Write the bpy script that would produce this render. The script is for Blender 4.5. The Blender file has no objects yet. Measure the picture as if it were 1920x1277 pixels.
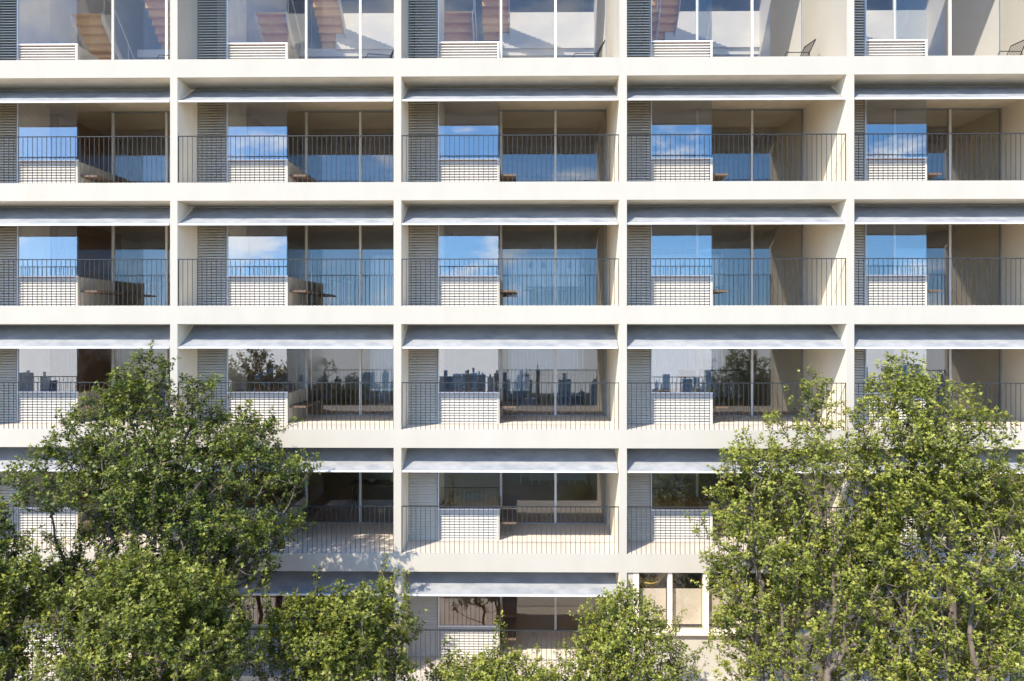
import bpy, bmesh, math, random
import numpy as np
from mathutils import Vector, Matrix

random.seed(7)
R = math.radians
scene = bpy.context.scene
C = scene.collection

# ------------------------------------------------------------------ camera
EYE = 12.0
cam_d = bpy.data.cameras.new('camera')
cam = bpy.data.objects.new('camera', cam_d)
C.objects.link(cam)
cam.location = (0, -20, EYE)
cam.rotation_euler = (math.pi / 2, 0, 0.01535)
cam_d.sensor_width = 36.0
cam_d.lens = 30.0
cam_d.shift_y = -23.5 / 1920
cam_d.clip_end = 5000
scene.camera = cam

# ------------------------------------------------------------------ sky, sun, exposure
SUN = Vector((0.68, 1.0, -1.06)).normalized()          # the way the light travels
elev = math.asin(-SUN.z)
azim = math.atan2(-SUN.x, -SUN.y)                        # clockwise from +Y
world = bpy.data.worlds.new('World')
scene.world = world
world.use_nodes = True
nt = world.node_tree
nt.nodes.clear()
N = nt.nodes.new
L = nt.links.new
out = N('ShaderNodeOutputWorld')
bg = N('ShaderNodeBackground')
bg.inputs['Strength'].default_value = 0.145
sky = N('ShaderNodeTexSky')
sky.sky_type = 'NISHITA'
sky.sun_disc = False
sky.sun_elevation = elev
sky.sun_rotation = azim
sky.air_density = 1.0
sky.dust_density = 0.25
sky.ozone_density = 2.5
tc = N('ShaderNodeTexCoord')
sep = N('ShaderNodeSeparateXYZ'); L(tc.outputs['Generated'], sep.inputs[0])
zmax = N('ShaderNodeMath'); zmax.operation = 'MAXIMUM'; zmax.inputs[1].default_value = 0.10
zoff = N('ShaderNodeMath'); zoff.operation = 'ADD'; zoff.inputs[1].default_value = 0.13
L(sep.outputs['Z'], zoff.inputs[0]); L(zoff.outputs[0], zmax.inputs[0])
com = N('ShaderNodeCombineXYZ')
L(sep.outputs['X'], com.inputs['X']); L(sep.outputs['Y'], com.inputs['Y']); L(zmax.outputs[0], com.inputs['Z'])
nrm = N('ShaderNodeVectorMath'); nrm.operation = 'NORMALIZE'; L(com.outputs[0], nrm.inputs[0])
L(nrm.outputs['Vector'], sky.inputs['Vector'])
# cumulus: noise on the dome, flattened towards the horizon
zadd = N('ShaderNodeMath'); zadd.operation = 'MULTIPLY'; zadd.inputs[1].default_value = 2.6
L(sep.outputs['Z'], zadd.inputs[0])
com2 = N('ShaderNodeCombineXYZ')
L(sep.outputs['X'], com2.inputs['X']); L(sep.outputs['Y'], com2.inputs['Y']); L(zadd.outputs[0], com2.inputs['Z'])
cn = N('ShaderNodeTexNoise'); cn.inputs['Scale'].default_value = 7.0
cn.inputs['Detail'].default_value = 8.0; cn.inputs['Roughness'].default_value = 0.6
L(com2.outputs[0], cn.inputs['Vector'])
cr = N('ShaderNodeValToRGB')
cr.color_ramp.elements[0].position = 0.535; cr.color_ramp.elements[0].color = (0, 0, 0, 1)
cr.color_ramp.elements[1].position = 0.67; cr.color_ramp.elements[1].color = (1, 1, 1, 1)
L(cn.outputs['Fac'], cr.inputs[0])
cmul = N('ShaderNodeMath'); cmul.operation = 'MULTIPLY'; cmul.inputs[1].default_value = 0.85
L(cr.outputs['Color'], cmul.inputs[0])
mixc = N('ShaderNodeMixRGB'); mixc.inputs['Color2'].default_value = (8.0, 8.0, 8.2, 1)
L(cmul.outputs[0], mixc.inputs['Fac'])
hs = N('ShaderNodeHueSaturation'); hs.inputs['Saturation'].default_value = 1.3
L(sky.outputs[0], hs.inputs['Color'])
L(hs.outputs[0], mixc.inputs['Color1'])
hz = N('ShaderNodeMapRange'); hz.interpolation_type = 'SMOOTHSTEP'
hz.inputs['From Min'].default_value = -0.02; hz.inputs['From Max'].default_value = 0.04
hz.inputs['To Min'].default_value = 1.0; hz.inputs['To Max'].default_value = 0.0
L(sep.outputs['Z'], hz.inputs['Value'])
mixh = N('ShaderNodeMixRGB'); mixh.inputs['Color2'].default_value = (5.2, 5.25, 5.5, 1)      # pale haze along the horizon
L(hz.outputs[0], mixh.inputs['Fac']); L(mixc.outputs[0], mixh.inputs['Color1'])
L(mixh.outputs[0], bg.inputs['Color'])
L(bg.outputs[0], out.inputs['Surface'])

sun_d = bpy.data.lights.new('sun', 'SUN')
sun_d.energy = 2.8
sun_d.angle = R(0.5)
sun_d.color = (1.0, 0.895, 0.74)
sun = bpy.data.objects.new('sun', sun_d)
C.objects.link(sun)
sun.rotation_euler = SUN.to_track_quat('-Z', 'Y').to_euler()
sun.location = (-15, -25, 35)

vs = scene.view_settings
scene.display_settings.display_device = 'sRGB'
vs.view_transform = 'Standard'
vs.look = 'None'
vs.exposure = 1.44
vs.gamma = 1.0
vs.use_curve_mapping = False

scene.render.engine = 'CYCLES'
cy = scene.cycles
cy.max_bounces = 10
cy.diffuse_bounces = 6
cy.glossy_bounces = 4
cy.transmission_bounces = 6
cy.transparent_max_bounces = 24
cy.use_denoising = True
cy.caustics_reflective = False
cy.caustics_refractive = False
cy.sample_clamp_indirect = 6.0


# ------------------------------------------------------------------ materials
def mat(name, col, rough=0.7, var=0.0, scale=3.0, detail=4.0, col2=None, bump=0.0, bscale=60.0,
        metal=0.0, stretch=None, spec=0.3, ramp=(0.35, 0.65)):
    m = bpy.data.materials.new(name)
    m.use_nodes = True
    t = m.node_tree
    b = t.nodes['Principled BSDF']
    b.inputs['Roughness'].default_value = rough
    b.inputs['Metallic'].default_value = metal
    b.inputs['Specular IOR Level'].default_value = spec
    n = t.nodes.new
    tcn = n('ShaderNodeTexCoord')
    if stretch:
        mp = n('ShaderNodeMapping'); mp.inputs['Scale'].default_value = stretch
        t.links.new(tcn.outputs['Object'], mp.inputs['Vector']); vec = mp.outputs['Vector']
    else:
        vec = tcn.outputs['Object']
    if col2 is None:
        col2 = tuple(c * (1 - var) for c in col)
    nz = n('ShaderNodeTexNoise'); nz.inputs['Scale'].default_value = scale; nz.inputs['Detail'].default_value = detail
    nz.inputs['Roughness'].default_value = 0.6
    t.links.new(vec, nz.inputs['Vector'])
    rp = n('ShaderNodeValToRGB')
    rp.color_ramp.elements[0].position = ramp[0]; rp.color_ramp.elements[0].color = (*col2, 1)
    rp.color_ramp.elements[1].position = ramp[1]; rp.color_ramp.elements[1].color = (*col, 1)
    t.links.new(nz.outputs['Fac'], rp.inputs[0])
    t.links.new(rp.outputs['Color'], b.inputs['Base Color'])
    if bump:
        n2 = n('ShaderNodeTexNoise'); n2.inputs['Scale'].default_value = bscale; n2.inputs['Detail'].default_value = 5
        t.links.new(tcn.outputs['Object'], n2.inputs['Vector'])
        bp = n('ShaderNodeBump'); bp.inputs['Strength'].default_value = bump; bp.inputs['Distance'].default_value = 0.01
        t.links.new(n2.outputs['Fac'], bp.inputs['Height'])
        t.links.new(bp.outputs['Normal'], b.inputs['Normal'])
    return m


def glass_mat(name, tint=(0.95, 0.96, 0.955), refl=0.075):
    m = bpy.data.materials.new(name)
    m.use_nodes = True
    t = m.node_tree
    t.nodes.clear()
    n = t.nodes.new
    o = n('ShaderNodeOutputMaterial')
    tr = n('ShaderNodeBsdfTransparent'); tr.inputs['Color'].default_value = (*tint, 1)
    gl = n('ShaderNodeBsdfGlossy'); gl.inputs['Roughness'].default_value = 0.0
    gl.inputs['Color'].default_value = (0.95, 0.97, 1.0, 1)
    ge = n('ShaderNodeNewGeometry')
    dt = n('ShaderNodeVectorMath'); dt.operation = 'DOT_PRODUCT'
    t.links.new(ge.outputs['Incoming'], dt.inputs[0]); t.links.new(ge.outputs['Normal'], dt.inputs[1])
    ab = n('ShaderNodeMath'); ab.operation = 'ABSOLUTE'; t.links.new(dt.outputs['Value'], ab.inputs[0])
    om = n('ShaderNodeMath'); om.operation = 'SUBTRACT'; om.inputs[0].default_value = 1.0; t.links.new(ab.outputs[0], om.inputs[1])
    pw = n('ShaderNodeMath'); pw.operation = 'POWER'; pw.inputs[1].default_value = 5.0; t.links.new(om.outputs[0], pw.inputs[0])
    ad = n('ShaderNodeMath'); ad.operation = 'MULTIPLY_ADD'; ad.inputs[1].default_value = 0.8; ad.inputs[2].default_value = refl + 0.04; ad.use_clamp = True
    t.links.new(pw.outputs[0], ad.inputs[0])
    wn = n('ShaderNodeTexNoise'); wn.inputs['Scale'].default_value = 1.1; wn.inputs['Detail'].default_value = 1.0
    t.links.new(ge.outputs['Position'], wn.inputs['Vector'])
    wb = n('ShaderNodeBump'); wb.inputs['Strength'].default_value = 0.12; wb.inputs['Distance'].default_value = 0.004
    t.links.new(wn.outputs['Fac'], wb.inputs['Height']); t.links.new(wb.outputs['Normal'], gl.inputs['Normal'])
    mx = n('ShaderNodeMixShader')
    t.links.new(ad.outputs[0], mx.inputs[0]); t.links.new(tr.outputs[0], mx.inputs[1]); t.links.new(gl.outputs[0], mx.inputs[2])
    t.links.new(mx.outputs[0], o.inputs['Surface'])
    return m


def leaf_mat(name, c_dark, c_mid, c_light, trans=0.35):
    m = bpy.data.materials.new(name)
    m.use_nodes = True
    t = m.node_tree
    t.nodes.clear()
    n = t.nodes.new
    o = n('ShaderNodeOutputMaterial')
    at = n('ShaderNodeAttribute'); at.attribute_name = 'leaf_var'
    rp = n('ShaderNodeValToRGB')
    e = rp.color_ramp.elements
    e[0].position = 0.0; e[0].color = (*c_dark, 1)
    e[1].position = 1.0; e[1].color = (*c_light, 1)
    k = e.new(0.5); k.color = (*c_mid, 1)
    t.links.new(at.outputs['Fac'], rp.inputs[0])
    pb = n('ShaderNodeBsdfPrincipled'); pb.inputs['Roughness'].default_value = 0.45
    pb.inputs['Specular IOR Level'].default_value = 0.35
    t.links.new(rp.outputs[0], pb.inputs['Base Color'])
    tl = n('ShaderNodeBsdfTranslucent')
    hsv = n('ShaderNodeHueSaturation'); hsv.inputs['Hue'].default_value = 0.485; hsv.inputs['Saturation'].default_value = 1.15
    hsv.inputs['Value'].default_value = 1.3
    t.links.new(rp.outputs[0], hsv.inputs['Color']); t.links.new(hsv.outputs[0], tl.inputs['Color'])
    mx = n('ShaderNodeMixShader'); mx.inputs[0].default_value = trans
    t.links.new(pb.outputs[0], mx.inputs[1]); t.links.new(tl.outputs[0], mx.inputs[2])
    t.links.new(mx.outputs[0], o.inputs['Surface'])
    return m


M = {}
M['plaster'] = mat('plaster', (0.472, 0.448, 0.388), 0.85, scale=0.9, detail=8, col2=(0.445, 0.42, 0.36), bump=0.08, bscale=90, stretch=(1.6, 1, 0.5))
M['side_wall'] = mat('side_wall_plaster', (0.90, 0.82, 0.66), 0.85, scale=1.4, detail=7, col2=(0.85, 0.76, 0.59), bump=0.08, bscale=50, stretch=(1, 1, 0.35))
M['concrete'] = mat('soffit_concrete', (0.80, 0.715, 0.555), 0.9, scale=1.6, detail=9, col2=(0.66, 0.585, 0.45), bump=0.1, bscale=30)
M['stone'] = mat('balcony_stone', (0.76, 0.69, 0.61), 0.7, scale=2.0, detail=6, col2=(0.70, 0.63, 0.55), bump=0.04)
M['timber_floor'] = mat('timber_floor', (0.62, 0.47, 0.33), 0.5, scale=2.5, col2=(0.52, 0.38, 0.25), stretch=(1, 8, 1))
M['slat'] = mat('aluminium_slat', (0.84, 0.79, 0.70), 0.5, scale=2.0, col2=(0.77, 0.72, 0.63))
M['counter_slat'] = mat('counter_slat', (0.62, 0.60, 0.56), 0.5, scale=2.0, col2=(0.55, 0.535, 0.50))
M['shaft'] = mat('shaft_render', (0.74, 0.67, 0.56), 0.8, scale=2, col2=(0.66, 0.59, 0.49))
M['white_metal'] = mat('white_metal', (0.78, 0.78, 0.77), 0.4, scale=3, col2=(0.74, 0.74, 0.73))
M['grey_metal'] = mat('grey_metal', (0.30, 0.31, 0.32), 0.45, scale=4, col2=(0.25, 0.26, 0.27))
M['rail'] = mat('railing_paint', (0.035, 0.038, 0.042), 0.5, scale=6, col2=(0.026, 0.029, 0.032))
M['black_metal'] = mat('black_metal', (0.02, 0.02, 0.022), 0.45, scale=6, col2=(0.015, 0.015, 0.016))
M['fabric'] = mat('awning_fabric', (0.42, 0.432, 0.445), 0.9, scale=2.6, detail=9, col2=(0.285, 0.308, 0.34), bump=0.1, bscale=25, stretch=(1, 1.6, 1), ramp=(0.36, 0.62))
M['wood'] = mat('warm_wood', (0.42, 0.21, 0.09), 0.5, scale=3, col2=(0.30, 0.14, 0.055), stretch=(6, 6, 0.6))
M['stair_wood'] = mat('stair_wood', (0.93, 0.55, 0.19), 0.5, scale=3, col2=(0.86, 0.47, 0.15), stretch=(2, 8, 2))
M['bench_wood'] = mat('bench_wood', (0.17, 0.12, 0.085), 0.5, scale=3, col2=(0.11, 0.075, 0.05), stretch=(8, 1, 1))
M['sideboard'] = mat('dark_timber', (0.20, 0.10, 0.05), 0.5, scale=3, col2=(0.13, 0.06, 0.03), stretch=(1, 6, 1))
M['int_white'] = mat('interior_white', (0.78, 0.75, 0.71), 0.8, scale=1, col2=(0.74, 0.71, 0.67))
M['int_tan'] = mat('interior_tan', (0.86, 0.75, 0.56), 0.85, scale=1.2, col2=(0.78, 0.67, 0.49))
M['glass'] = glass_mat('door_glass', refl=0.028)
M['glass_k'] = glass_mat('kitchen_window_glass', refl=0.105)
M['glass_top'] = glass_mat('top_floor_glass', refl=0.0)
M['added_skylight'] = glass_mat('added_skylight_glass', (0.72, 0.72, 0.72), 0.0)
M['blind'] = mat('roller_blind', (0.66, 0.55, 0.43), 0.9, scale=2, col2=(0.61, 0.50, 0.39), bump=0.1, bscale=120)
M['ochre'] = mat('ochre_cloth', (0.75, 0.52, 0.17), 0.8, scale=3, col2=(0.62, 0.42, 0.13))
M['bark'] = mat('bark', (0.20, 0.165, 0.13), 0.9, scale=6, col2=(0.10, 0.08, 0.065), stretch=(3, 3, 0.6), bump=0.5, bscale=30)
M['lawn'] = mat('lawn', (0.045, 0.05, 0.022), 0.95, scale=0.25, detail=10, col2=(0.02, 0.026, 0.012), bump=0.5, bscale=4)
M['path'] = mat('path_paving', (0.50, 0.38, 0.27), 0.85, scale=1, col2=(0.40, 0.29, 0.20), bump=0.1)
M['leaf_deep'] = leaf_mat('leaf_deep_green', (0.028, 0.045, 0.008), (0.092, 0.126, 0.019), (0.25, 0.275, 0.05), 0.22)
M['leaf_mid'] = leaf_mat('leaf_mid_green', (0.040, 0.058, 0.009), (0.13, 0.16, 0.025), (0.31, 0.32, 0.06), 0.25)
M['leaf_lime'] = leaf_mat('leaf_lime_green', (0.062, 0.085, 0.012), (0.195, 0.225, 0.036), (0.40, 0.415, 0.09), 0.28)
def tower_mat(name, wall, win):
    m = mat(name, wall, 0.8, scale=0.08, var=0.2)
    t = m.node_tree
    b = t.nodes['Principled BSDF']
    src = b.inputs['Base Color'].links[0].from_socket
    tcn = t.nodes.new('ShaderNodeTexCoord')
    br = t.nodes.new('ShaderNodeTexBrick'); br.offset = 0.0
    mp = t.nodes.new('ShaderNodeMapping'); mp.inputs['Rotation'].default_value = (math.pi / 2, 0, 0)
    t.links.new(tcn.outputs['Object'], mp.inputs['Vector']); t.links.new(mp.outputs['Vector'], br.inputs['Vector'])
    br.inputs['Scale'].default_value = 1.0; br.inputs['Brick Width'].default_value = 2.2; br.inputs['Row Height'].default_value = 3.0
    br.inputs['Mortar Size'].default_value = 0.55
    br.inputs['Color1'].default_value = (*win, 1); br.inputs['Color2'].default_value = (*[c * 1.6 for c in win], 1)
    t.links.new(src, br.inputs['Mortar'])
    t.links.new(br.outputs['Color'], b.inputs['Base Color'])
    return m


M['tower_a'] = tower_mat('tower_pale', (0.85, 0.85, 0.86), (0.25, 0.29, 0.33))
M['tower_b'] = tower_mat('tower_slate', (0.30, 0.40, 0.48), (0.12, 0.17, 0.22))
M['tower_c'] = tower_mat('tower_brick', (0.55, 0.40, 0.30), (0.2, 0.17, 0.15))


M['curtain'] = mat('sheer_curtain', (0.46, 0.44, 0.41), 0.9, scale=2, var=0.05)
_t = M['curtain'].node_tree
_tl = _t.nodes.new('ShaderNodeBsdfTranslucent'); _tl.inputs['Color'].default_value = (0.9, 0.88, 0.84, 1)
_mx = _t.nodes.new('ShaderNodeMixShader'); _mx.inputs[0].default_value = 0.22
_t.links.new(_t.nodes['Principled BSDF'].outputs[0], _mx.inputs[1]); _t.links.new(_tl.outputs[0], _mx.inputs[2])
_t.links.new(_mx.outputs[0], _t.nodes['Material Output'].inputs['Surface'])
_t = M['fabric'].node_tree
_b = _t.nodes['Principled BSDF']; _o = _t.nodes['Material Output']
_tl = _t.nodes.new('ShaderNodeBsdfTranslucent'); _tl.inputs['Color'].default_value = (0.74, 0.73, 0.70, 1)
_mx = _t.nodes.new('ShaderNodeMixShader'); _mx.inputs[0].default_value = 0.24
_t.links.new(_b.outputs[0], _mx.inputs[1]); _t.links.new(_tl.outputs[0], _mx.inputs[2]); _t.links.new(_mx.outputs[0], _o.inputs['Surface'])


# ------------------------------------------------------------------ mesh helpers
class MB:
    def __init__(s):
        s.v = []; s.f = []

    def box(s, x0, x1, y0, y1, z0, z1):
        i = len(s.v)
        s.v += [(x0, y0, z0), (x1, y0, z0), (x1, y1, z0), (x0, y1, z0), (x0, y0, z1), (x1, y0, z1), (x1, y1, z1), (x0, y1, z1)]
        s.f += [(i, i + 3, i + 2, i + 1), (i + 4, i + 5, i + 6, i + 7), (i, i + 1, i + 5, i + 4), (i + 1, i + 2, i + 6, i + 5),
                (i + 2, i + 3, i + 7, i + 6), (i + 3, i, i + 4, i + 7)]
        return s

    def prism_x(s, poly, x0, x1):
        """polygon of (y, z) swept along x"""
        i = len(s.v); n = len(poly)
        s.v += [(x0, y, z) for y, z in poly] + [(x1, y, z) for y, z in poly]
        s.f.append(tuple(range(i, i + n))); s.f.append(tuple(range(i + 2 * n - 1, i + n - 1, -1)))
        for k in range(n):
            k2 = (k + 1) % n
            s.f.append((i + k2, i + k, i + n + k, i + n + k2))
        return s

    def tube(s, pts, r, sides=6, closed=False):
        pts = [Vector(p) for p in pts]
        n = len(pts)
        rr = r if isinstance(r, (list, tuple)) else [r] * n
        base = len(s.v)
        ref = None
        for k in range(n):
            if closed:
                d = pts[(k + 1) % n] - pts[k - 1]
            else:
                d = pts[min(k + 1, n - 1)] - pts[max(k - 1, 0)]
            d.normalize()
            if ref is None:
                ref = d.orthogonal().normalized()
            u = (ref - d * ref.dot(d)).normalized(); ref = u
            w = d.cross(u)
            for j in range(sides):
                a = 2 * math.pi * j / sides
                s.v.append(tuple(pts[k] + (u * math.cos(a) + w * math.sin(a)) * rr[k]))
        for k in range(n if closed else n - 1):
            k2 = (k + 1) % n
            for j in range(sides):
                j2 = (j + 1) % sides
                s.f.append((base + k * sides + j, base + k * sides + j2, base + k2 * sides + j2, base + k2 * sides + j))
        if not closed:
            s.f.append(tuple(base + j for j in range(sides - 1, -1, -1)))
            s.f.append(tuple(base + (n - 1) * sides + j for j in range(sides)))
        return s

    def mesh(s, name, m, bevel=0.0, smooth=False):
        me = bpy.data.meshes.new(name)
        me.from_pydata(s.v, [], s.f)
        bm = bmesh.new(); bm.from_mesh(me)
        bmesh.ops.recalc_face_normals(bm, faces=bm.faces)
        if bevel:
            bmesh.ops.bevel(bm, geom=list(bm.edges), offset=bevel, segments=1, affect='EDGES', clamp_overlap=True)
        bm.to_mesh(me); bm.free()
        me.materials.append(m)
        if smooth:
            me.polygons.foreach_set('use_smooth', [True] * len(me.polygons))
        me.update()
        return me

    def build(s, name, m, parent=None, bevel=0.0, smooth=False, loc=None):
        return put(name, s.mesh(name, m, bevel, smooth), parent, loc)


def put(name, me, parent=None, loc=None):
    o = bpy.data.objects.new(name, me)
    C.objects.link(o)
    if parent is not None:
        o.parent = parent
    if loc is not None:
        o.location = loc
    return o


def tag(o, label=None, cat=None, group=None, kind=None):
    if label: o['label'] = label
    if cat: o['category'] = cat
    if group: o['group'] = group
    if kind: o['kind'] = kind
    return o


def thing(name, label, cat, loc, rz=0, group=None):
    o = bpy.data.objects.new(name, None)
    o.empty_display_size = 0.2
    C.objects.link(o)
    o.location = loc
    o.rotation_euler = (0, 0, rz)
    return tag(o, label, cat, group)


# ------------------------------------------------------------------ grid of the facade
B = 5.28821                       # bay
X0 = -8.28418                     # centre of the pier between the first and second bay
FH = 2.90649                      # storey
T = 0.4285                        # slab
TOP = EYE + 6.33419               # floor of the first row
PW = 0.175                        # pier
W = B - PW
H = FH - T                        # clear height
D1 = 1.24                         # kitchen front
D2 = 3.10                         # sliding doors
DB = 12.6                         # back wall
ROWS = range(1, 8)
BAYS = range(0, 7)


def floor_z(r): return TOP - (r - 1) * FH
def pier_x(i): return X0 + (i - 1) * B              # pier on the right of bay i
def bay_x(b): return pier_x(b - 1) + PW / 2        # left inner face of bay b


ORD = ['', 'first', 'second', 'third', 'fourth', 'fifth', 'sixth', 'seventh']

# ------------------------------------------------------------------ ground
def ground():
    v = []; f = []
    xs = [-900, -400, -150, -60, -25, 0, 25, 60, 150, 400, 900]
    ys = [60, 14, -1.0, -14, -26, -40, -70, -120, -250, -500, -900, -1300]
    def gz(y):
        if y > -24: return 0.0
        d = -24 - y
        return -0.16 * d if d < 100 else -16 - (d - 100) * 0.062
    for y in ys:
        for x in xs:
            v.append((x, y, gz(y)))
    nx = len(xs)
    for j in range(len(ys) - 1):
        for i in range(nx - 1):
            a = j * nx + i
            f.append((a, a + nx, a + nx + 1, a + 1))
    mb = MB(); mb.v = v; mb.f = f
    tag(mb.build('ground', M['lawn']), kind='structure')
    tag(MB().box(-70, 70, -23.0, -0.02, -0.05, 0.05).build('bounce_pavement', M['path']), kind='structure')  # unseen forecourt, added to bounce warm light up under the slabs


ground()

# ------------------------------------------------------------------ building
bld = thing('apartment_building', 'off white apartment building with a grid of slabs, piers and recessed balconies', 'building', (0, 0, 0))
XL, XR = pier_x(-1) - PW / 2, pier_x(6) + PW / 2

for r in ROWS:                                                        # floor slabs
    z = floor_z(r)
    MB().box(XL, XR, 0, DB + 0.3, z - T, z).build('floor_slab', M['plaster'], bld)
MB().box(XL, XR, 0.02, DB + 0.3, -0.3, floor_z(7) - T).build('plinth', M['plaster'], bld)

ROOF = TOP + 6.2
MB().box(XL, XR, 0, 3.4, ROOF, ROOF + 0.35).build('roof', M['int_white'], bld)
MB().box(XL, XR, 5.2, DB + 0.3, ROOF, ROOF + 0.35).build('roof', M['int_white'], bld)
MB().box(XL, XR, 3.4, 5.2, ROOF + 0.1, ROOF + 0.112).build('added_skylight', M['added_skylight'], bld)  # unseen roof glazing, added so sun reaches the mezzanine guard and stairs

SOLID = {(6, 4)}

# one mesh per kind, shared by the bays
me_pier = MB().box(-PW / 2, PW / 2, 0, D2 + 0.02, 0, H).mesh('pier', M['plaster'])
me_party = MB().box(-PW / 2 + .002, PW / 2 - .002, D2 + 0.02, DB, 0, H).mesh('party_wall', M['int_tan'])
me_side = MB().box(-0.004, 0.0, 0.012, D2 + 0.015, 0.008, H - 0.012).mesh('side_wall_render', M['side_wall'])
me_pier1 = MB().box(-PW / 2, PW / 2, 0, D2 + 0.02, 0, ROOF - TOP).mesh('pier_tall', M['plaster'])
me_party1 = MB().box(-PW / 2 + .002, PW / 2 - .002, D2 + 0.02, DB, 0, ROOF - TOP).mesh('party_wall_tall', M['int_white'])
me_stone = MB().box(0, W, 0.05, D2, 0, 0.006).mesh('balcony_floor', M['stone'])
me_tfloor = MB().box(0, W, D2, DB, 0, 0.006).mesh('interior_floor', M['timber_floor'])
me_soffit = MB().box(0, W, 0.03, D2, -0.01, 0).mesh('soffit', M['concrete'])
me_ceil = MB().box(0, W, D2, DB, -0.01, 0).mesh('ceiling', M['int_tan'])
me_back = MB().box(0, 2.3, DB, DB + 0.1, 0, H).box(5.0, W, DB, DB + 0.1, 0, H).box(2.3, 5.0, DB, DB + 0.1, 2.25, H).mesh('back_wall', M['int_tan'])  # rear opening added to let daylight in and brighten the rooms
def curtain_mesh():
    v = []; f = []
    n = 90
    for i in range(n + 1):
        x = 2.22 + 2.86 * i / n
        y = DB - 0.08 + 0.035 * math.sin(i * 1.35) + 0.012 * math.sin(i * 0.37)
        v += [(x, y, 0.03), (x, y, 2.36)]
    for i in range(n):
        f.append((2 * i, 2 * i + 2, 2 * i + 3, 2 * i + 1))
    mb = MB(); mb.v = v; mb.f = f
    return mb.mesh('curtain', M['curtain'], smooth=True)
me_curtain = curtain_mesh()  # hangs across the added rear opening and passes its daylight
me_back1 = MB().box(0, W, DB, DB + 0.1, 0, ROOF - TOP).mesh('back_wall_tall', M['int_white'])

for r in ROWS:
    z = floor_z(r)
    for i in range(-1, 7):
        x = pier_x(i)
        if r == 1:
            put('pier', me_pier1, bld, (x, 0, z)); put('party_wall', me_party1, bld, (x, 0, z))
        else:
            put('pier', me_pier, bld, (x, 0, z)); put('party_wall', me_party, bld, (x, 0, z))
    for b in BAYS:
        x = bay_x(b)
        put('balcony_floor', me_stone, bld, (x, 0, z))
        put('interior_floor', me_tfloor, bld, (x, 0, z))
        if r == 1:
            put('back_wall', me_back1, bld, (x, 0, z))
        else:
            put('soffit', me_soffit, bld, (x, 0, z + H))
            put('ceiling', me_ceil, bld, (x, 0, z + H))
            put('back_wall', me_back, bld, (x, 0, z))
            put('curtain', me_curtain, bld, (x, 0, z))

# slats, balusters and frames shared
SP = 0.0665
LW = 0.74
WW = 1.49
def slat_poly(z, h=0.018):
    t = 0.0035
    return [(-0.030, z - h - t), (-0.030, z - h + t), (0.030, z + h + t), (0.030, z + h - t)]
me_cslat = MB().prism_x(slat_poly(0, 0.0225), 0.0, WW - 0.02).mesh('slat', M['counter_slat'])
CH = 0.75
NC = 11
def louvre_mesh(h):
    mb = MB()
    n = int((h - 0.03) / SP)
    for k in range(n):
        mb.prism_x(slat_poly(0.04 + k * SP), 0.012, LW - 0.026)
    return mb.mesh('slats', M['slat'])
me_lv = louvre_mesh(H - 0.02)
me_lv1 = louvre_mesh(3.2)
me_lvf = MB().box(0.0, 0.012, -0.02, 0.02, 0, H - .015).box(LW - 0.026, LW - 0.008, -0.02, 0.025, 0, H - .015).mesh('louvre_frame', M['grey_metal'])
me_lvf1 = MB().box(0.0, 0.012, -0.02, 0.02, 0, 3.2).box(LW - 0.026, LW - 0.008, -0.02, 0.025, 0, 3.2).mesh('louvre_frame_tall', M['grey_metal'])

RH = 1.10
me_bal = MB().box(-0.0055, 0.0055, -0.0055, 0.0055, -0.05, RH - 0.012).mesh('baluster', M['rail'])
me_rail = MB().box(0.0, W, -0.02, 0.02, RH - 0.012, RH + 0.008).mesh('top_rail', M['rail'])
NB = 45
BS = W / NB
mb = MB()
for k in range(1, NB):
    mb.box(k * BS - 0.0055, k * BS + 0.0055, -0.0055, 0.0055, -0.05, RH - 0.012)
me_bals = mb.mesh('balusters', M['rail'])

FINE_RAIL = {(2, 3), (3, 3), (4, 3), (5, 3), (6, 3), (3, 4)}


def pane(name, x0, x1, y0, y1, z0, z1, parent, m='glass'):
    return MB().box(x0, x1, y0, y1, z0, z1).build(name, M[m], parent)


def group_part(name, loc):
    o = bpy.data.objects.new(name, None)
    C.objects.link(o); o.parent = bld; o.location = loc
    o.empty_display_size = 0.1
    return o


GH = H - 0.012
shared = {}
def sh(key, fn):
    if key not in shared: shared[key] = fn()
    return shared[key]


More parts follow.
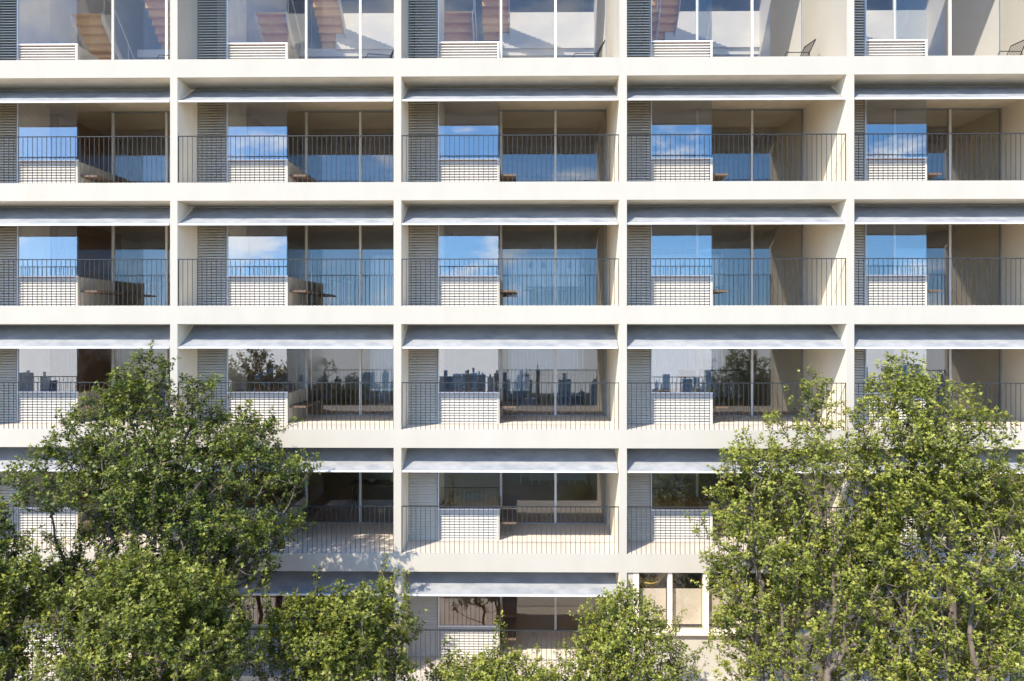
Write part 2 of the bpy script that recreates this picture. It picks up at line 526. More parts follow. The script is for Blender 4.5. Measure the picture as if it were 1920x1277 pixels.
def apartment(r, b):
    z = floor_z(r); x = bay_x(b)
    tall = r == 1
    gh = 5.6 if tall else GH
    # louvred shaft
    lv = group_part('louvre', (x, D1, z + 0.006))
    s = put('slats', me_lv1 if tall else me_lv, lv); tag(s, kind='stuff')
    put('louvre_frame', me_lvf1 if tall else me_lvf, lv)
    if tall:
        put('upper_panel', sh('up', lambda: MB().box(0, LW, -0.02, 0.02, 3.21, 5.9).mesh('upper_panel', M['slat'])), lv)
    put('shaft_wall', sh(('shaft', tall), lambda: MB().box(0, LW + 0.02, D1 + 1.36, D1 + 1.42, 0.006, gh).box(LW - .02, LW + 0.02, D1 + 0.03, D1 + 1.36, 0.006, gh).mesh('shaft_wall', M['shaft'])), bld, (x, 0, z))
    # counter with louvred front
    ct = group_part('counter', (x + LW, D1, z + 0.006))
    put('counter_body', sh('cb', lambda: MB().box(0.03, WW - 0.03, 0.07, 0.75, 0.02, CH - 0.02).mesh('counter_body', M['int_white'])), ct)
    put('counter_frame', sh('cf', lambda: MB().box(0, 0.012, -0.022, 0.022, 0, CH).box(WW - 0.014, WW, -0.022, 0.022, 0, CH).mesh('counter_frame', M['white_metal'])), ct)
    for k in range(NC):
        put('slat', me_cslat, ct, (0.011, 0.0, 0.035 + k * SP))
    put('worktop', sh('wt', lambda: MB().box(0.05, WW - 0.02, 0.03, 1.55, CH - 0.018, CH + 0.02).mesh('worktop', M['wood'])), ct)
    put('side_panel', sh('sp', lambda: MB().box(WW, WW + 0.04, -0.02, D2 - D1 - 0.03, 0, CH).mesh('side_panel', M['plaster'])), ct)
    # kitchen window over the counter
    kw = group_part('kitchen_window', (x + LW, D1, z + 0.006))
    put('frame', sh(('kf', tall), lambda: MB().box(0.0, WW + 0.04, -0.03, 0.025, CH + 0.003, CH + 0.035)
        .box(0.002, 0.022, -0.03, 0.02, CH + 0.036, gh).mesh('window_frame', M['white_metal'])), kw)
    put('pane', sh(('kp', tall), lambda: MB().box(0.022, WW + 0.012, -0.005, 0.005, CH + 0.035, gh).mesh('pane', M['glass_top' if tall else 'glass_k'])), kw)
    put('side_pane', sh(('ks', tall), lambda: MB().box(WW + 0.02, WW + 0.03, 0.025, D2 - D1 - 0.04, CH + 0.003, gh).mesh('side_pane', M['glass_top' if tall else 'glass'])), kw)
    # bench beside the counter
    put('bench', sh('bn', lambda: MB().box(LW + WW + 0.045, LW + WW + 0.45, D1 + 0.12, D2 - 0.2, 0.38, 0.43).mesh('bench', M['bench_wood'])), bld, (x, 0, z))
    # sliding doors
    sd = group_part('sliding_door', (x, D2, z + 0.006))
    mx = (LW + WW, 3.73, W)
    put('track', sh(('tr', tall), lambda: MB().box(mx[0], W - .005, -0.05, 0.05, 0, 0.03).mesh('track', M['grey_metal'])), sd)
    put('head_track', sh(('tr2', tall), lambda: MB().box(mx[0], W - .005, -0.05, 0.05, gh - 0.04, gh - 0.006).mesh('head_track', M['grey_metal'])), sd)
    for k, q in enumerate((mx[0] + 0.03, mx[1])):
        put('mullion', sh(('mu', tall, k), lambda: MB().box(-0.03, 0.03, -0.045, 0.03, 0.031, gh - 0.041).mesh('mullion', M['white_metal'])), sd, (q, 0, 0))
    put('mullion', sh(('mu', tall, 9), lambda: MB().box(-0.02, 0.02, -0.03, 0.03, 0.031, gh - 0.041).mesh('jamb', M['grey_metal'])), sd, (W - 0.025, 0, 0))
    for k, (a, c) in enumerate(((mx[0] + 0.061, mx[1] - 0.031), (mx[1] + 0.031, W - 0.046))):
        put('pane', sh(('dp', tall, k), lambda: MB().box(a, c, -0.005 + .01 * k, 0.005 + .01 * k, 0.031, gh - 0.041).mesh('pane', M['glass_top' if tall else 'glass'])), sd)
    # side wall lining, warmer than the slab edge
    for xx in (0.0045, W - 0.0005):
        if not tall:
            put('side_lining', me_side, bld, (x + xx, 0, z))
    # timber cabinet along the party wall
    if r > 1:
        put('timber_partition', sh('tp', lambda: MB().box(0.02, 0.62, D2 + 0.25, 7.0, 0.01, H - 0.02).mesh('timber_partition', M['wood'])), bld, (x, 0, z))


def railing(r, b):
    z = floor_z(r); x = bay_x(b)
    rl = group_part('railing', (x, 0.035, z))
    put('top_rail', me_rail, rl)
    if (r, b) in FINE_RAIL:
        for k in range(1, NB):
            put('baluster', me_bal, rl, (k * BS, 0, 0))
    else:
        tag(put('balusters', me_bals, rl), kind='stuff')
    put('end_post', sh('ep', lambda: MB().box(0.002, 0.02, -0.012, 0.012, 0.006, RH - 0.013).box(W - 0.02, W - 0.002, -0.012, 0.012, 0.006, RH - 0.013).mesh('end_post', M['rail'])), rl)


for r in ROWS:
    for b in BAYS:
        if (r, b) in SOLID:
            continue
        apartment(r, b)
        if r > 1:
            railing(r, b)

# ------------------------------------------------------------------ wall with windows in the sixth row
def solid_bay(r, b):
    z = floor_z(r); x = bay_x(b)
    wl = group_part('infill_wall', (x, 0.06, z))
    sill = 1.12
    MB().box(0, W, 0, 0.2, 0.006, sill - 0.08).build('wall_lower', M['plaster'], wl)
    MB().box(0, 0.16, 0, 0.2, sill - 0.08, H).build('wall_side', M['plaster'], wl)
    MB().box(4.6, W, 0, 0.2, sill - 0.08, H).build('wall_side', M['plaster'], wl)
    MB().box(0.10, 4.66, -0.14, 0.22, sill - 0.079, sill - 0.02).build('sill', M['side_wall'], wl)
    w = group_part('strip_window', (x, 0.06, z))
    edges = [0.16, 1.02, 1.86, 2.75, 3.65, 4.6]
    fr = MB()
    for k, e in enumerate(edges):
        wdt = 0.10 if k in (1, 4) else 0.13
        lo, hi = (e, e + wdt) if k == 0 else ((e - wdt, e) if k == len(edges) - 1 else (e - wdt / 2, e + wdt / 2))
        MB().box(lo, hi, 0.0, 0.14, sill - 0.018, H - 0.012).build('mullion', M['side_wall'], w)
    for k in range(5):
        pane('pane', edges[k] + 0.05, edges[k + 1] - 0.05, 0.10, 0.11, sill - 0.018, H - 0.012, w)
        MB().box(edges[k] + 0.07, edges[k + 1] - 0.07, 0.17, 0.175, sill + 0.08, sill + 0.92).build('blind', M['blind'], w)


solid_bay(6, 4)

# ------------------------------------------------------------------ awnings
aw_fab = []
nseg = 10
top_y, top_z, bot_y, bot_z = 0.93, H - 0.03, 0.035, H - 0.535
def fabric_mesh(seed):
    rnd = random.Random(seed)
    nx = 28
    v = []; f = []
    ph = [rnd.uniform(0, 6.28) for _ in range(4)]
    for j in range(nseg + 1):
        t = j / nseg
        for i in range(nx + 1):
            u = i / nx
            sag = 0.02 * math.sin(math.pi * t)
            rip = 0.004 * math.sin(u * 17 + ph[0] + 2 * t) * math.sin(math.pi * t) + 0.003 * math.sin(u * 41 + ph[1])
            y = top_y + (bot_y - top_y) * t
            zz = top_z + (bot_z - top_z) * t - sag + rip * (0.3 + t)
            v.append((0.025 + (W - 0.05) * u, y, zz))
    n1 = len(v)
    v += [(p[0], p[1] + 0.002, p[2] - 0.004) for p in v]
    for j in range(nseg):
        for i in range(nx):
            a = j * (nx + 1) + i
            f.append((a, a + 1, a + nx + 2, a + nx + 1))
            f.append((n1 + a, n1 + a + nx + 1, n1 + a + nx + 2, n1 + a + 1))
    mb = MB(); mb.v = v; mb.f = f
    return mb.mesh('fabric', M['fabric'], smooth=True)
me_fabs = [fabric_mesh(k) for k in range(3)]
me_bar = MB().box(0.02, W - 0.03, bot_y - 0.03, bot_y + 0.012, bot_z - 0.045, bot_z - 0.003).mesh('front_bar', M['white_metal'], bevel=0.006)
me_cas = MB().box(0.03, W - 0.03, top_y + 0.003, top_y + 0.11, top_z - 0.09, H - 0.012).mesh('cassette', M['white_metal'], bevel=0.01)
me_arm = MB().tube([(0, top_y + 0.05, top_z - 0.11), (0, 0.5, (top_z + bot_z) / 2 - 0.13), (0, bot_y + .01, bot_z - 0.03)], 0.016, 6).mesh('arm', M['white_metal'])
me_brk = MB().box(-0.025, 0.025, top_y - 0.02, top_y + 0.06, top_z - 0.03, H - 0.012).mesh('bracket', M['white_metal'])

AW_SHARED = 'grey awnings of the balconies'
for r in range(2, 7):
    for b in BAYS:
        if (r, b) in SOLID:
            continue
        extra = ''
        if (r, b) == (6, 2): extra = ', almost wholly in tree shade'
        elif (r, b) == (5, 2): extra = ', left part in leaf shade'
        elif (r, b) == (4, 1): extra = ', above the tall tree tip'
        lab = 'grey fabric awning, %s row, %s bay from the left%s' % (ORD[r] if r != 1 else 'top', ORD[b], extra)
        if b in (0, 6):
            lab = 'grey fabric awning, %s row, just beyond the %s edge of the picture' % (ORD[r], 'left' if b == 0 else 'right')
        a = thing('awning', lab, 'awning', (bay_x(b), 0, floor_z(r)), 0, AW_SHARED)
        put('fabric', me_fabs[(r * 3 + b) % 3], a)
        put('front_bar', me_bar, a)
        put('cassette', me_cas, a)
        put('arm', me_arm, a, (0.5, 0, 0)); put('arm', me_arm, a, (W - 0.5, 0, 0))
        put('bracket', me_brk, a, (0.03, 0, 0)); put('bracket', me_brk, a, (W - 0.03, 0, 0))

# ------------------------------------------------------------------ top row: mezzanine, stairs, chairs
zt = TOP
me_mez = MB().box(2.1, W, 7.4, 7.5, 2.65, 3.8).mesh('guard', M['int_white'])
me_mezs = MB().box(0.9, W, 7.5, DB, 2.45, 2.7).mesh('mezzanine_floor', M['int_white'])
me_midw = MB().box(2.3, W, 9.2, 9.3, 0.01, 2.44).mesh('inner_wall', M['int_white'])


def flight_meshes():
    n = 14
    rise, going = 2.62 / n, 0.235
    mt, mr, ms = MB(), MB(), MB()
    for k in range(n):
        y = -k * going; z = (k + 1) * rise
        mt.box(0.0, 0.85, y - 0.02, y + going + 0.02, z - 0.04, z)
        mr.box(0.02, 0.83, y + going - 0.03, y + going - 0.001, z - rise, z - 0.041)
    mt_ = mt.mesh('treads', M['stair_wood'])
    return mt_, mr.mesh('risers', M['stair_wood'])


TREADS, RISERS = flight_meshes()
def stringer(x):
    n = 14; rise, going = 2.62 / n, 0.235
    poly = [(going + 0.02, 0.0), (going + 0.02, 0.2), (-n * going + going, 2.66), (-n * going + going, 2.40), (going - 0.2, 0.0)]
    return MB().prism_x(poly, x, x + 0.03).mesh('stringer', M['int_white'])
ST = (stringer(-0.032), stringer(0.852))
n_ = 14
me_hand = MB().tube([(0.9, 0.1, 0.95), (0.9, -n_ * 0.235 + 0.3, 3.5)], 0.02, 6).tube([(0.9, 0.1, 0.02), (0.9, 0.1, 0.95)], 0.012, 5) \
    .tube([(0.9, -1.5, 1.35), (0.9, -1.5, 2.3)], 0.012, 5).tube([(0.9, -n_ * 0.235 + 0.3, 2.6), (0.9, -n_ * 0.235 + 0.3, 3.5)], 0.012, 5).mesh('handrail', M['white_metal'])
STAIR = {1: 'orange timber stair, top row, bay at the left edge', 2: 'orange timber stair with white handrail, top row, second bay',
         3: 'timber stair seen end-on, top row, middle bay', 4: 'timber stair behind the kitchen window, top row, fourth bay', 5: 'timber stair behind the louvres, top row, bay at the right edge'}
for b in BAYS:
    x = bay_x(b)
    put('mezzanine_guard', me_mez, bld, (x, 0, zt)); put('mezzanine_floor', me_mezs, bld, (x, 0, zt))
    put('inner_wall', me_midw, bld, (x, 0, zt))
    if b in STAIR:
        s = thing('staircase', STAIR[b], 'staircase', (x + 0.55, 7.2, zt + 0.006), 0, 'stairs of the top row flats')
        put('treads', TREADS, s); put('risers', RISERS, s)
        put('stringer', ST[0], s); put('stringer', ST[1], s)
        put('handrail', me_hand, s)
        f2 = put('upper_treads', TREADS, s, (1.0, 0.6, 2.62)); f2r = put('upper_risers', RISERS, s, (1.0, 0.6, 2.62))
        put('stringer', ST[1], s, (1.0, 0.6, 2.62))


def lounge_chair_meshes():
    fr, sl = MB(), MB()
    for y in (-0.3, 0.3):
        fr.tube([(-0.42, y, 0.0), (-0.40, y, 0.36), (-0.30, y, 0.56), (0.30, y, 0.58), (0.33, y, 0.0)], 0.013, 6)
        fr.tube([(-0.36, y, 0.36), (0.15, y, 0.26), (0.47, y, 0.92)], 0.013, 6)
    fr.tube([(0.47, -0.3, 0.92), (0.47, 0.3, 0.92)], 0.013, 6)
    fr.tube([(-0.36, -0.3, 0.36), (-0.36, 0.3, 0.36)], 0.013, 6)
    fr.tube([(0.33, -0.3, 0.05), (0.33, 0.3, 0.05)], 0.011, 6)
    for k in range(9):
        t = (k + 1) / 10
        y = -0.3 + 0.6 * t
        sl.tube([(-0.36, y, 0.36), (-0.1, y, 0.29), (0.15, y, 0.24), (0.32, y, 0.56), (0.47, y, 0.92)], 0.006, 5)
    return fr.mesh('frame', M['black_metal'], smooth=True), sl.mesh('wires', M['black_metal'], smooth=True)


CF, CS = lounge_chair_meshes()
CH_L = {1: 'black wire lounge chair on the top terrace, bay at the left edge', 2: 'black wire lounge chair on the top terrace, second bay from the left',
        3: 'black wire lounge chair on the top terrace, middle bay', 4: 'black wire lounge chair against white wall, top terrace, fourth bay',
        5: 'black wire lounge chair on the top terrace, bay at the right edge'}
for b, a in CH_L.items():
    c = thing('lounge_chair', a, 'chair', (bay_x(b) + 4.42, 1.8, zt + 0.006), R(20 if b < 3 else 8), 'black chairs on the top terrace')
    put('frame', CF, c); tag(put('wires', CS, c), kind='stuff')

# ------------------------------------------------------------------ inside the flats
me_isl_b = MB().box(0, 1.95, 0.05, 0.6, 0.01, 0.86).mesh('island_body', M['int_white'])
me_isl_t = MB().box(-0.05, 2.0, -0.15, 0.65, 0.861, 0.91).mesh('island_top', M['white_metal'], bevel=0.006)
def stool_meshes():
    st = MB().box(-0.18, 0.18, -0.18, 0.18, 0.74, 0.78).mesh('seat', M['white_metal'], bevel=0.01)
    lg = MB().tube([(0, 0, 0), (-0.05, -0.05, 0.74)], 0.016, 5).mesh('leg', M['white_metal'])
    rg = MB().tube([(-0.19, -0.19, 0.25), (0.19, -0.19, 0.25), (0.19, 0.19, 0.25), (-0.19, 0.19, 0.25)], 0.01, 5, closed=True).mesh('footrest', M['white_metal'])
    return st, lg, rg
S_SEAT, S_LEG, S_RING = stool_meshes()
def lamp_meshes():
    cord = MB().tube([(0, 0, 0), (0, 0, -0.72)], 0.008, 5).mesh('cord', M['white_metal'])
    sh_ = MB().tube([(0, 0, -0.70), (0, 0, -0.74), (0, 0, -0.90)], [0.03, 0.055, 0.06], 10).mesh('lamp_shade', M['white_metal'])
    return cord, sh_
L_CORD, L_SHADE = lamp_meshes()
FLATS = {(3, 3): 'third row, middle bay', (4, 3): 'fourth row, middle bay', (5, 3): 'fifth row, middle bay', (3, 4): 'third row, fourth bay', (4, 4): 'fourth row, fourth bay'}
for (r, b), where in FLATS.items():
    x = bay_x(b); z = floor_z(r) + 0.006
    isl = thing('kitchen_island', 'white kitchen island deep inside the flat, ' + where, 'island', (x + 3.05, 9.5, z), 0, 'kitchen islands')
    put('island_body', me_isl_b, isl); put('island_top', me_isl_t, isl)
    for k, sx in enumerate((2.95, 3.58, 4.19, 4.78)):
        s = thing('bar_stool', 'white bar stool, %s from the left at the island, %s' % (ORD[k + 1], where), 'stool', (x + sx, 9.05, z), 0.05 * (k - 1), 'white bar stools')
        put('seat', S_SEAT, s)
        for j in range(4):
            o = put('leg', S_LEG, s, ((0.2 if j in (0, 3) else -0.2), (0.2 if j < 2 else -0.2), 0))
            o.rotation_euler = (0, 0, j * math.pi / 2)
        put('footrest', S_RING, s)
    if r == 3:
        for k in range(5):
            p = thing('pendant_lamp', 'thin white pendant lamp, %s from the left over the island, %s' % (ORD[k + 1], where), 'lamp', (x + 3.1 + 0.45 * k, 9.6, z + H - 0.03), 0, 'pendant lamps')
            put('cord', L_CORD, p); put('lamp_shade', L_SHADE, p)

# dining table in the shaded flat
tx, tz = bay_x(2) + 3.1, floor_z(5) + 0.006
t = thing('dining_table', 'long timber dining table inside the shaded fifth row flat', 'table', (tx, 4.6, tz))
MB().box(0, 1.9, 0, 0.8, 0.72, 0.76).build('table_top', M['bench_wood'], t, bevel=0.005)
for lx in (0.06, 1.80):
    for ly in (0.05, 0.71):
        MB().box(lx, lx + 0.05, ly, ly + 0.05, 0.0, 0.719).build('leg', M['bench_wood'], t)
def revolve(prof, n=14):
    mb = MB()
    for rr, z in prof:
        for k in range(n):
            a = 2 * math.pi * k / n
            mb.v.append((rr * math.cos(a), rr * math.sin(a), z))
    for j in range(len(prof) - 1):
        for k in range(n):
            k2 = (k + 1) % n
            mb.f.append((j * n + k, j * n + k2, (j + 1) * n + k2, (j + 1) * n + k))
    mb.f.append(tuple(range(n - 1, -1, -1)))
    return mb
BOWL = [(0.05, 0), (0.06, 0.01), (0.13, 0.07), (0.15, 0.10), (0.14, 0.10), (0.11, 0.06), (0.02, 0.02)]
VASE = [(0.05, 0), (0.08, 0.05), (0.085, 0.12), (0.05, 0.2), (0.035, 0.25), (0.045, 0.28), (0.035, 0.28), (0.02, 0.2)]
tag(revolve(BOWL).build('bowl', M['white_metal'], smooth=True, loc=(tx + 0.6, 5.0, tz + 0.762)), 'white bowl on the dining table inside the shaded flat', 'bowl')
tag(revolve(VASE).build('vase', M['int_white'], smooth=True, loc=(tx + 1.2, 5.05, tz + 0.762)), 'pale vase on the dining table inside the shaded flat', 'vase')

# low timber sideboards just behind the doors of the third row, a dark box on a worktop
for b, lab in ((1, 'dark timber sideboard behind the third row doors, bay at the left edge'), (2, 'dark timber sideboard behind the third row doors, second bay')):
    sb = thing('sideboard', lab, 'sideboard', (bay_x(b) + 2.75, D2 + 0.55, floor_z(3) + 0.006))
    MB().box(0, 0.62, 0, 1.5, 0.08, 0.74).build('carcass', M['sideboard'], sb)
    MB().box(-0.02, 0.64, -0.02, 1.52, 0.741, 0.78).build('top_board', M['bench_wood'], sb)
    for lx, ly in ((0.03, 0.03), (0.55, 0.03), (0.03, 1.43), (0.55, 1.43)):
        MB().box(lx, lx + 0.04, ly, ly + 0.04, 0, 0.08).build('foot', M['black_metal'], sb)
ov = thing('toaster_oven', 'small black oven box on the fifth row worktop, middle bay', 'oven', (bay_x(3) + LW + 0.62, D1 + 0.95, floor_z(5) + 0.006 + CH + 0.02))
MB().box(0, 0.42, 0, 0.3, 0.012, 0.2).build('case', M['black_metal'], ov, bevel=0.01)
MB().box(0.03, 0.3, -0.006, -0.001, 0.04, 0.17).build('door', M['black_metal'], ov)

# ochre hanging seat behind the strip window
def hammock():
    v = []; f = []
    nu, nv = 14, 8
    for j in range(nv + 1):
        q = j / nv
        for i in range(nu + 1):
            u = i / nu
            x = -0.55 + 1.1 * u
            z = 0.55 * (2 * u - 1) ** 2 * (1.0 if u < .5 else 1.35) + 0.18 * math.sin(math.pi * q) * (u - 0.2)
            y = (q - 0.5) * 0.42 * math.sin(math.pi * min(max(u, 0.06), 0.94))
            v.append((x, y, z + abs(q - 0.5) * 0.5 * math.sin(math.pi * u)))
    for j in range(nv):
        for i in range(nu):
            a = j * (nu + 1) + i
            f.append((a, a + 1, a + nu + 2, a + nu + 1))
    mb = MB(); mb.v = v; mb.f = f
    return mb
hx, hz = bay_x(4) + 0.62, floor_z(6) + 1.90
hm = thing('hanging_seat', 'curved ochre cloth hanging seat behind the sixth row window', 'hanging seat', (hx, 0.47, hz))
o = hammock().build('cloth', M['ochre'], hm, smooth=True)
sm = o.modifiers.new('solid', 'SOLIDIFY'); sm.thickness = 0.012
MB().tube([(-0.55, 0, 0.54), (0.0, 0, 0.535 + 0.0), (0.0, 0, H - 1.90 - 0.02)], 0.012, 5).build('rope', M['ochre'], hm)

# ------------------------------------------------------------------ trees
LEAF = np.array([[0, 0, 0], [-0.46, 0.42, 0.10], [-0.17, 0.46, 0.02], [0, 1.0, -0.10], [0.17, 0.46, 0.02], [0.46, 0.42, 0.10]])
LEAF_T = np.array([[0, 2, 1], [0, 3, 2], [0, 4, 3], [0, 5, 4]])


def tree(name, label, cat, base, prof, y0, seed, mkey, n_pts=900, n_leaf=22, leaf=0.11, depth=0.8, stems=3, clusters=70,
         sigma=0.42, r_tw=0.0042, group=None, spread=0.2, shell=0.5, trunk_h=0.35, shoots=0):
    """prof: (z, xmin, xmax) outline of the crown in metres; y0: depth of the trunk"""
    rg = np.random.default_rng(seed)
    prof = sorted(prof)
    pz = np.array([p[0] for p in prof]); pl = np.array([p[1] for p in prof]); pr = np.array([p[2] for p in prof])
    zs = np.linspace(pz[0], pz[-1], 200)
    wd = np.interp(zs, pz, pr) - np.interp(zs, pz, pl)
    maxw = wd.max()
    cdf = np.cumsum(wd ** 1.5 + 0.02); cdf /= cdf[-1]

    def sample(n, sh):
        z = np.interp(rg.random(n), cdf, zs)
        a = rg.random(n) * 2 * np.pi
        q = rg.random(n) ** sh
        xc = (np.interp(z, pz, pl) + np.interp(z, pz, pr)) / 2
        hw = (np.interp(z, pz, pr) - np.interp(z, pz, pl)) / 2
        return np.stack([xc + np.cos(a) * q * hw, y0 + np.sin(a) * q * hw * depth, z], 1)

    cc = sample(clusters, shell)
    idx = rg.integers(0, clusters, n_pts)
    P = cc[idx] + rg.normal(0, 1, (n_pts, 3)) * np.array([sigma, sigma, sigma * 0.8])
    extra = sample(n_pts // 4, 0.45)
    P = np.concatenate([P, extra])
    # keep inside the outline
    P[:, 2] = np.minimum(P[:, 2], pz[-1])
    lo = np.interp(P[:, 2], pz, pl); hi = np.interp(P[:, 2], pz, pr)
    xc, hw = (lo + hi) / 2, (hi - lo) / 2 + 0.02
    dx = (P[:, 0] - xc) / hw; dy = (P[:, 1] - y0) / (hw * depth)
    rad = np.sqrt(dx * dx + dy * dy)
    ang = np.arctan2(dy, dx)
    o1, o2, o3 = rg.random(3) * 6.28
    lim = 0.98 + 0.13 * np.sin(P[:, 2] * 5.1 + 2 * ang + o1) + 0.10 * np.sin(P[:, 2] * 9.7 - 3 * ang + o2) + 0.08 * np.sin(5 * ang + P[:, 2] * 3 + o3)
    P = P[(rad < lim) & (P[:, 2] > pz[0] - 0.5)]
    P[:, 1] = np.minimum(P[:, 1], -0.28)
    # long shoots that stand out of the crown's upper outline
    if shoots:
        src = P[rg.choice(len(P), shoots * 3)]
        hi_ = src[np.argsort(-src[:, 2])][:shoots * 2]
        hi_ = hi_[rg.choice(len(hi_), shoots, replace=False)]
        ch = []
        for p in hi_:
            xm = np.interp(p[2], pz, (pl + pr) / 2)
            d = np.array([(p[0] - xm) * 0.22, (p[1] - y0) * 0.15, 1.0]) + rg.normal(0, 0.18, 3)
            d /= np.linalg.norm(d)
            m_ = rg.integers(2, 6)
            for q in range(1, m_ + 1):
                ch.append(p + d * 0.15 * q + rg.normal(0, 0.015, 3))
        P = np.concatenate([P, np.array(ch)])
    # skeleton: stems, then every point joins the cheapest node below it
    base = np.array(base, float)
    nodes = [base]; par = [-1]
    H0 = pz[-1] - base[2]
    for s in range(stems):
        a = 2 * math.pi * s / stems + rg.random()
        prev = 0
        steps = 9
        tgt = np.array([np.interp(base[2] + H0 * 0.8, pz, (pl + pr) / 2), y0, base[2] + H0 * (0.82 if s == 0 else 0.6)])
        tgt[:2] += np.array([math.cos(a), math.sin(a) * depth]) * maxw * spread * (0.3 if s == 0 else 1)
        for j in range(1, steps + 1):
            t = j / steps
            p = base + (tgt - base) * t + rg.normal(0, 0.05, 3) + np.array([math.cos(a), math.sin(a), 0]) * 0.25 * math.sin(math.pi * t)
            nodes.append(p); par.append(prev); prev = len(nodes) - 1
    ns = len(nodes)
    top0 = base + np.array([0, 0, H0 * trunk_h])
    order = np.argsort(np.linalg.norm((P - top0) * np.array([1, 1, 0.8]), axis=1))
    P = P[order]
    allp = np.zeros((ns + len(P), 3)); allp[:ns] = nodes
    plen = np.zeros(ns + len(P))
    for i in range(1, ns):
        plen[i] = plen[par[i]] + np.linalg.norm(allp[i] - allp[par[i]])
    par = par + [0] * len(P)
    for i in range(len(P)):
        n = ns + i
        d = P[i] - allp[:n]
        dist = np.linalg.norm(d, axis=1) + 1e-6
        cosu = d[:, 2] / dist
        cost = dist * (1.0 + 1.1 * np.clip(0.15 - cosu, 0, 2)) + 0.22 * plen[:n]
        j = int(np.argmin(cost))
        par[n] = j; allp[n] = P[i]; plen[n] = plen[j] + dist[j]
    tot = len(allp)
    cnt = np.ones(tot)
    for n in np.argsort(-plen):
        if par[n] >= 0: cnt[par[n]] += cnt[n]
    rad = r_tw * cnt ** 0.44
    # branch tubes
    V = []; F = []
    for n in range(1, tot):
        p0, p1 = allp[par[n]], allp[n]
        d = p1 - p0; ln = np.linalg.norm(d)
        if ln < 1e-4: continue
        d = d / ln
        u = np.cross(d, [0.31, 0.2, 0.93]); u /= (np.linalg.norm(u) + 1e-9); w = np.cross(d, u)
        sides = 7 if rad[n] > 0.04 else 4
        r0 = min(rad[par[n]], rad[n] * 1.35); r1 = rad[n]
        mid = (p0 + p1) / 2 + np.array([0, 0, -0.06 * ln if n >= ns else 0]) + rg.normal(0, 0.035, 3) * ln
        b0 = len(V)
        for q, rr in ((p0, r0), (mid, (r0 + r1) / 2), (p1, r1)):
            for k in range(sides):
                a = 2 * math.pi * k / sides
                V.append(tuple(q + (u * math.cos(a) + w * math.sin(a)) * rr))
        for s in range(2):
            for k in range(sides):
                k2 = (k + 1) % sides
                F.append((b0 + s * sides + k, b0 + s * sides + k2, b0 + (s + 1) * sides + k2, b0 + (s + 1) * sides + k))
    root = thing(name, label, cat, tuple(base), 0, group)
    me = bpy.data.meshes.new('trunk')
    me.from_pydata([(a - base[0], b_ - base[1], c - base[2]) for a, b_, c in V], [], F)
    me.materials.append(M['bark'])
    me.polygons.foreach_set('use_smooth', [True] * len(me.polygons))
    put('trunk', me, root)
    # leaves: rosettes at every twig
    tips = allp[ns:]
    pd = tips - allp[np.array(par[ns:])]
    pd /= (np.linalg.norm(pd, axis=1, keepdims=True) + 1e-6)
    tdir = pd * 0.5 + np.array([0, 0, 0.75]) + rg.normal(0, 0.28, tips.shape)
    tdir /= np.linalg.norm(tdir, axis=1, keepdims=True)
    nl = rg.integers(int(n_leaf * 0.6), int(n_leaf * 1.4) + 1, len(tips))
    ti = np.repeat(np.arange(len(tips)), nl)
    nL = len(ti)
    along = rg.random(nL)
    cen = tips[ti] + tdir[ti] * (along[:, None] - 0.45) * 0.19
    out = rg.normal(0, 1, (nL, 3)); out[:, 2] = out[:, 2] * 0.45 + 0.1
    out += tdir[ti] * (along[:, None] * 0.9 - 0.15)
    out /= np.linalg.norm(out, axis=1, keepdims=True)
    cen = cen + out * rg.uniform(0.01, 0.045, (nL, 1))
    # leaf frame: y along 'out', drooping a little; normal near up
    yv = out + np.array([0, 0, -0.25]); yv /= np.linalg.norm(yv, axis=1, keepdims=True)
    cxy = np.interp(cen[:, 2], pz, (pl + pr) / 2)
    ov = np.stack([cen[:, 0] - cxy, cen[:, 1] - y0, np.zeros(nL)], 1); ov /= (maxw * 0.45)
    up = np.array([0, 0, 0.75]) + ov * 0.8 + rg.normal(0, 0.42, (nL, 3))
    xv = np.cross(yv, up); xv /= (np.linalg.norm(xv, axis=1, keepdims=True) + 1e-6)
    zv = np.cross(xv, yv)
    sz = leaf * rg.uniform(0.65, 1.25, nL)
    A = np.stack([xv, yv, zv], 1)                                  # rows are axes
    vv = np.einsum('kj,njc->nkc', LEAF, A) * sz[:, None, None] + cen[:, None, :]
    vv = (vv - base).reshape(-1, 3)
    tris = (LEAF_T[None] + (np.arange(nL) * 6)[:, None, None]).reshape(-1, 3)
    me = bpy.data.meshes.new('crown')
    me.vertices.add(len(vv)); me.vertices.foreach_set('co', vv.ravel().astype(np.float32))
    me.loops.add(tris.size); me.loops.foreach_set('vertex_index', tris.ravel().astype(np.int32))
    me.polygons.add(len(tris)); me.polygons.foreach_set('loop_start', (np.arange(len(tris)) * 3).astype(np.int32))
    try:
        me.polygons.foreach_set('loop_total', np.full(len(tris), 3, np.int32))
    except Exception:
        pass
    tv = rg.normal(0, 0.13, len(tips))[ti]
    var = np.clip(0.47 + tv + rg.normal(0, 0.15, nL) + 0.7 * (along - 0.5), 0, 1)  # tip leaves lighter as new growth; spread also paints lit leaves, dark pockets
    at = me.attributes.new('leaf_var', 'FLOAT', 'POINT')
    at.data.foreach_set('value', np.repeat(var, 6).astype(np.float32))
    me.materials.append(M[mkey])
    me.update(calc_edges=True)
    me.validate()
    put('crown', me, root)
    return root


